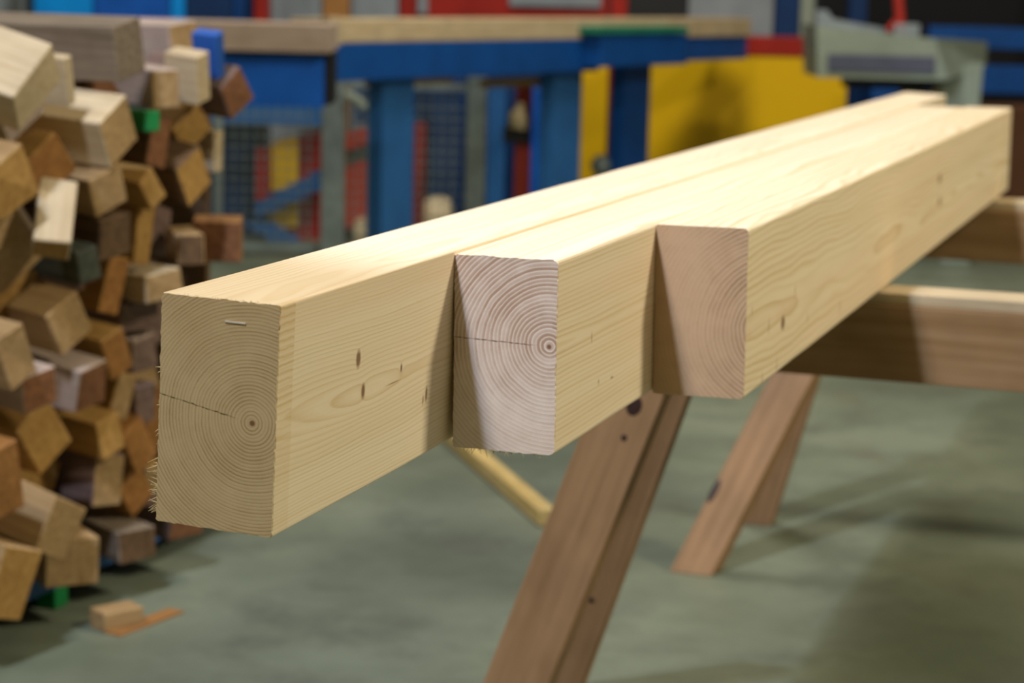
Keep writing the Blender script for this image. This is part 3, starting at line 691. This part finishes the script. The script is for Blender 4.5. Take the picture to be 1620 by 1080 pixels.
prism('rear_lip', [(1292, 40), (1292, 16), (1308, 16), (1318, 30), (1350, 36), (1420, 48), (1420, 58)], YC + .25, .03, 'greyp', t)
lo, hi = pb(1415, 38, 1455, 58, YC + .1, .15); boxpart('switch_box', lo, hi, 'greyp', t)
lo, hi = pb(1480, 66, 1505, 72, YC + .2, .1)
prism('column', [(1480, 110), (1556, 100), (1546, 200), (1500, 200)], YC + .2, .25, 'greengrey', t)
lo, hi = pb(1340, 120, 1480, 140, YC + .25, .2); boxpart('under_frame', lo, hi, 'dark', t)
a_, b_ = pb(1500, 180, 1546, 260, YC + .2, .25); boxpart('pedestal', zfloor(a_), b_, 'greengrey', t)
bm = bmesh.new(); tube(bm, at(1425, 50, YC + .12), at(1420, -25, YC + .18), .024, 12); tag(mesh('lever', bm, 'red', t), 'red lever')
bm = bmesh.new(); tube(bm, at(1404, 50, YC + .10), at(1416, 34, YC + .12), .014, 10); mesh('knob', bm, 'red', t)
# rack with blue beams, dark cavity, right
t = thing('storage_rack', 'Dark storage rack with navy blue cross beams at the right edge', 'rack')
YR = 12.4
for (y0, y1, m_) in ((44, 78, 'blue'), (104, 148, 'blue'),):
    lo, hi = pb(1470, y0, 1720, y1, YR, .10); boxpart('cross_beam', lo, hi, m_, t)
for x in (1345, 1715):
    lo, hi = pb(x, -120, x + 28, 100, YR, .10); boxpart('upright', zfloor(lo), hi, 'navy', t)
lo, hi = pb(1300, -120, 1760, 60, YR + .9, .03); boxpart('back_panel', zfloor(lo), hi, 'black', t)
lo, hi = pb(1376, 120, 1420, 300, YR - .5, .3); tag(boxpart('blue_bin', zfloor(lo), hi, 'blue'), 'Navy blue bin under the grey-green console', 'bin')
# brown crate
q = onfloor(1668, 396); bm = bmesh.new(); abox(bm, (-.28, -.25, 0), (.28, .25, .72), bev=.006)
tag(mesh('crate', bm, 'brown', None, q + Vector((0, .35, 0)), (0, 0, .5)), 'Dark brown crate on the floor at the right edge beyond the beam ends', 'crate')
# top strip: machines beyond the table
def back(name, x0, x1, Y, mat, label, cat, top=-60, dep=.5):
    lo, hi = pb(x0, top, x1, 40, Y, dep); return tag(boxpart(name, zfloor(lo), hi, mat, None, .006), label, cat)
back('cabinet', 50, 146, 12.0, 'azure', 'Bright azure cabinet beyond the bench at the top left', 'cabinet')
back('cabinet', 148, 268, 12.0, 'bright_blue', 'Deep blue cabinet right of the azure one at the top left', 'cabinet')
back('steel_post', 40, 49, 11.8, 'dark', 'Thin dark post left of the azure cabinet', 'post', dep=.08)
back('cabinet', -70, 38, 12.0, 'greyp', 'Grey-blue cabinet in the top left corner', 'cabinet')
back('cabinet', 270, 292, 12.0, 'azure', 'Narrow light blue cabinet beside the deep blue one', 'cabinet')
back('machine_block', 294, 368, 12.0, 'navy', 'Dark machine block above the pale timber at the top left', 'machine')
back('locker', 370, 400, 12.0, 'blue', 'Blue locker left of the dark red post at the top', 'locker')
back('post', 402, 424, 11.8, 'red', 'Dark red post beyond the left timber at the top', 'post', dep=.15)
back('cabinet', 426, 508, 12.0, 'greyp', 'Light grey cabinet between the dark red post and the orange board at the top', 'cabinet')
back('board', 511, 553, 11.6, 'orange', 'Orange-brown upright board beyond the wood stop at the top', 'board', dep=.05)
back('cabinet', 556, 630, 12.0, 'greyp', 'Grey cabinet between the orange board and the red machine at the top', 'cabinet')
t = thing('red_machine', 'Wide red machine with a grey panel beyond the blue table at the top', 'machine')
lo, hi = pb(633, -60, 962, 40, 12.0, .8); boxpart('body', zfloor(lo), hi, 'red', t)
lo, hi = pb(806, -40, 952, 11, 11.97, .028); boxpart('grey_panel', lo, hi, 'greyp', t)
lo, hi = pb(661, -40, 677, 22, 11.96, .038); boxpart('grey_strip', lo, hi, 'greyp', t)
back('locker', 994, 1088, 12.0, 'dark', 'Nearly black locker right of the bright red post at the top', 'locker')
back('cabinet', 1090, 1225, 12.0, 'greyp', 'Grey cabinet beyond the right end of the long cream timber', 'cabinet')
back('locker', 1228, 1266, 12.0, 'navy', 'Navy locker right of the grey cabinet beyond the long cream timber', 'locker')
back('column', 1268, 1290, 12.0, 'greengrey', 'Pale green-grey column left of the control console', 'column', dep=.2)
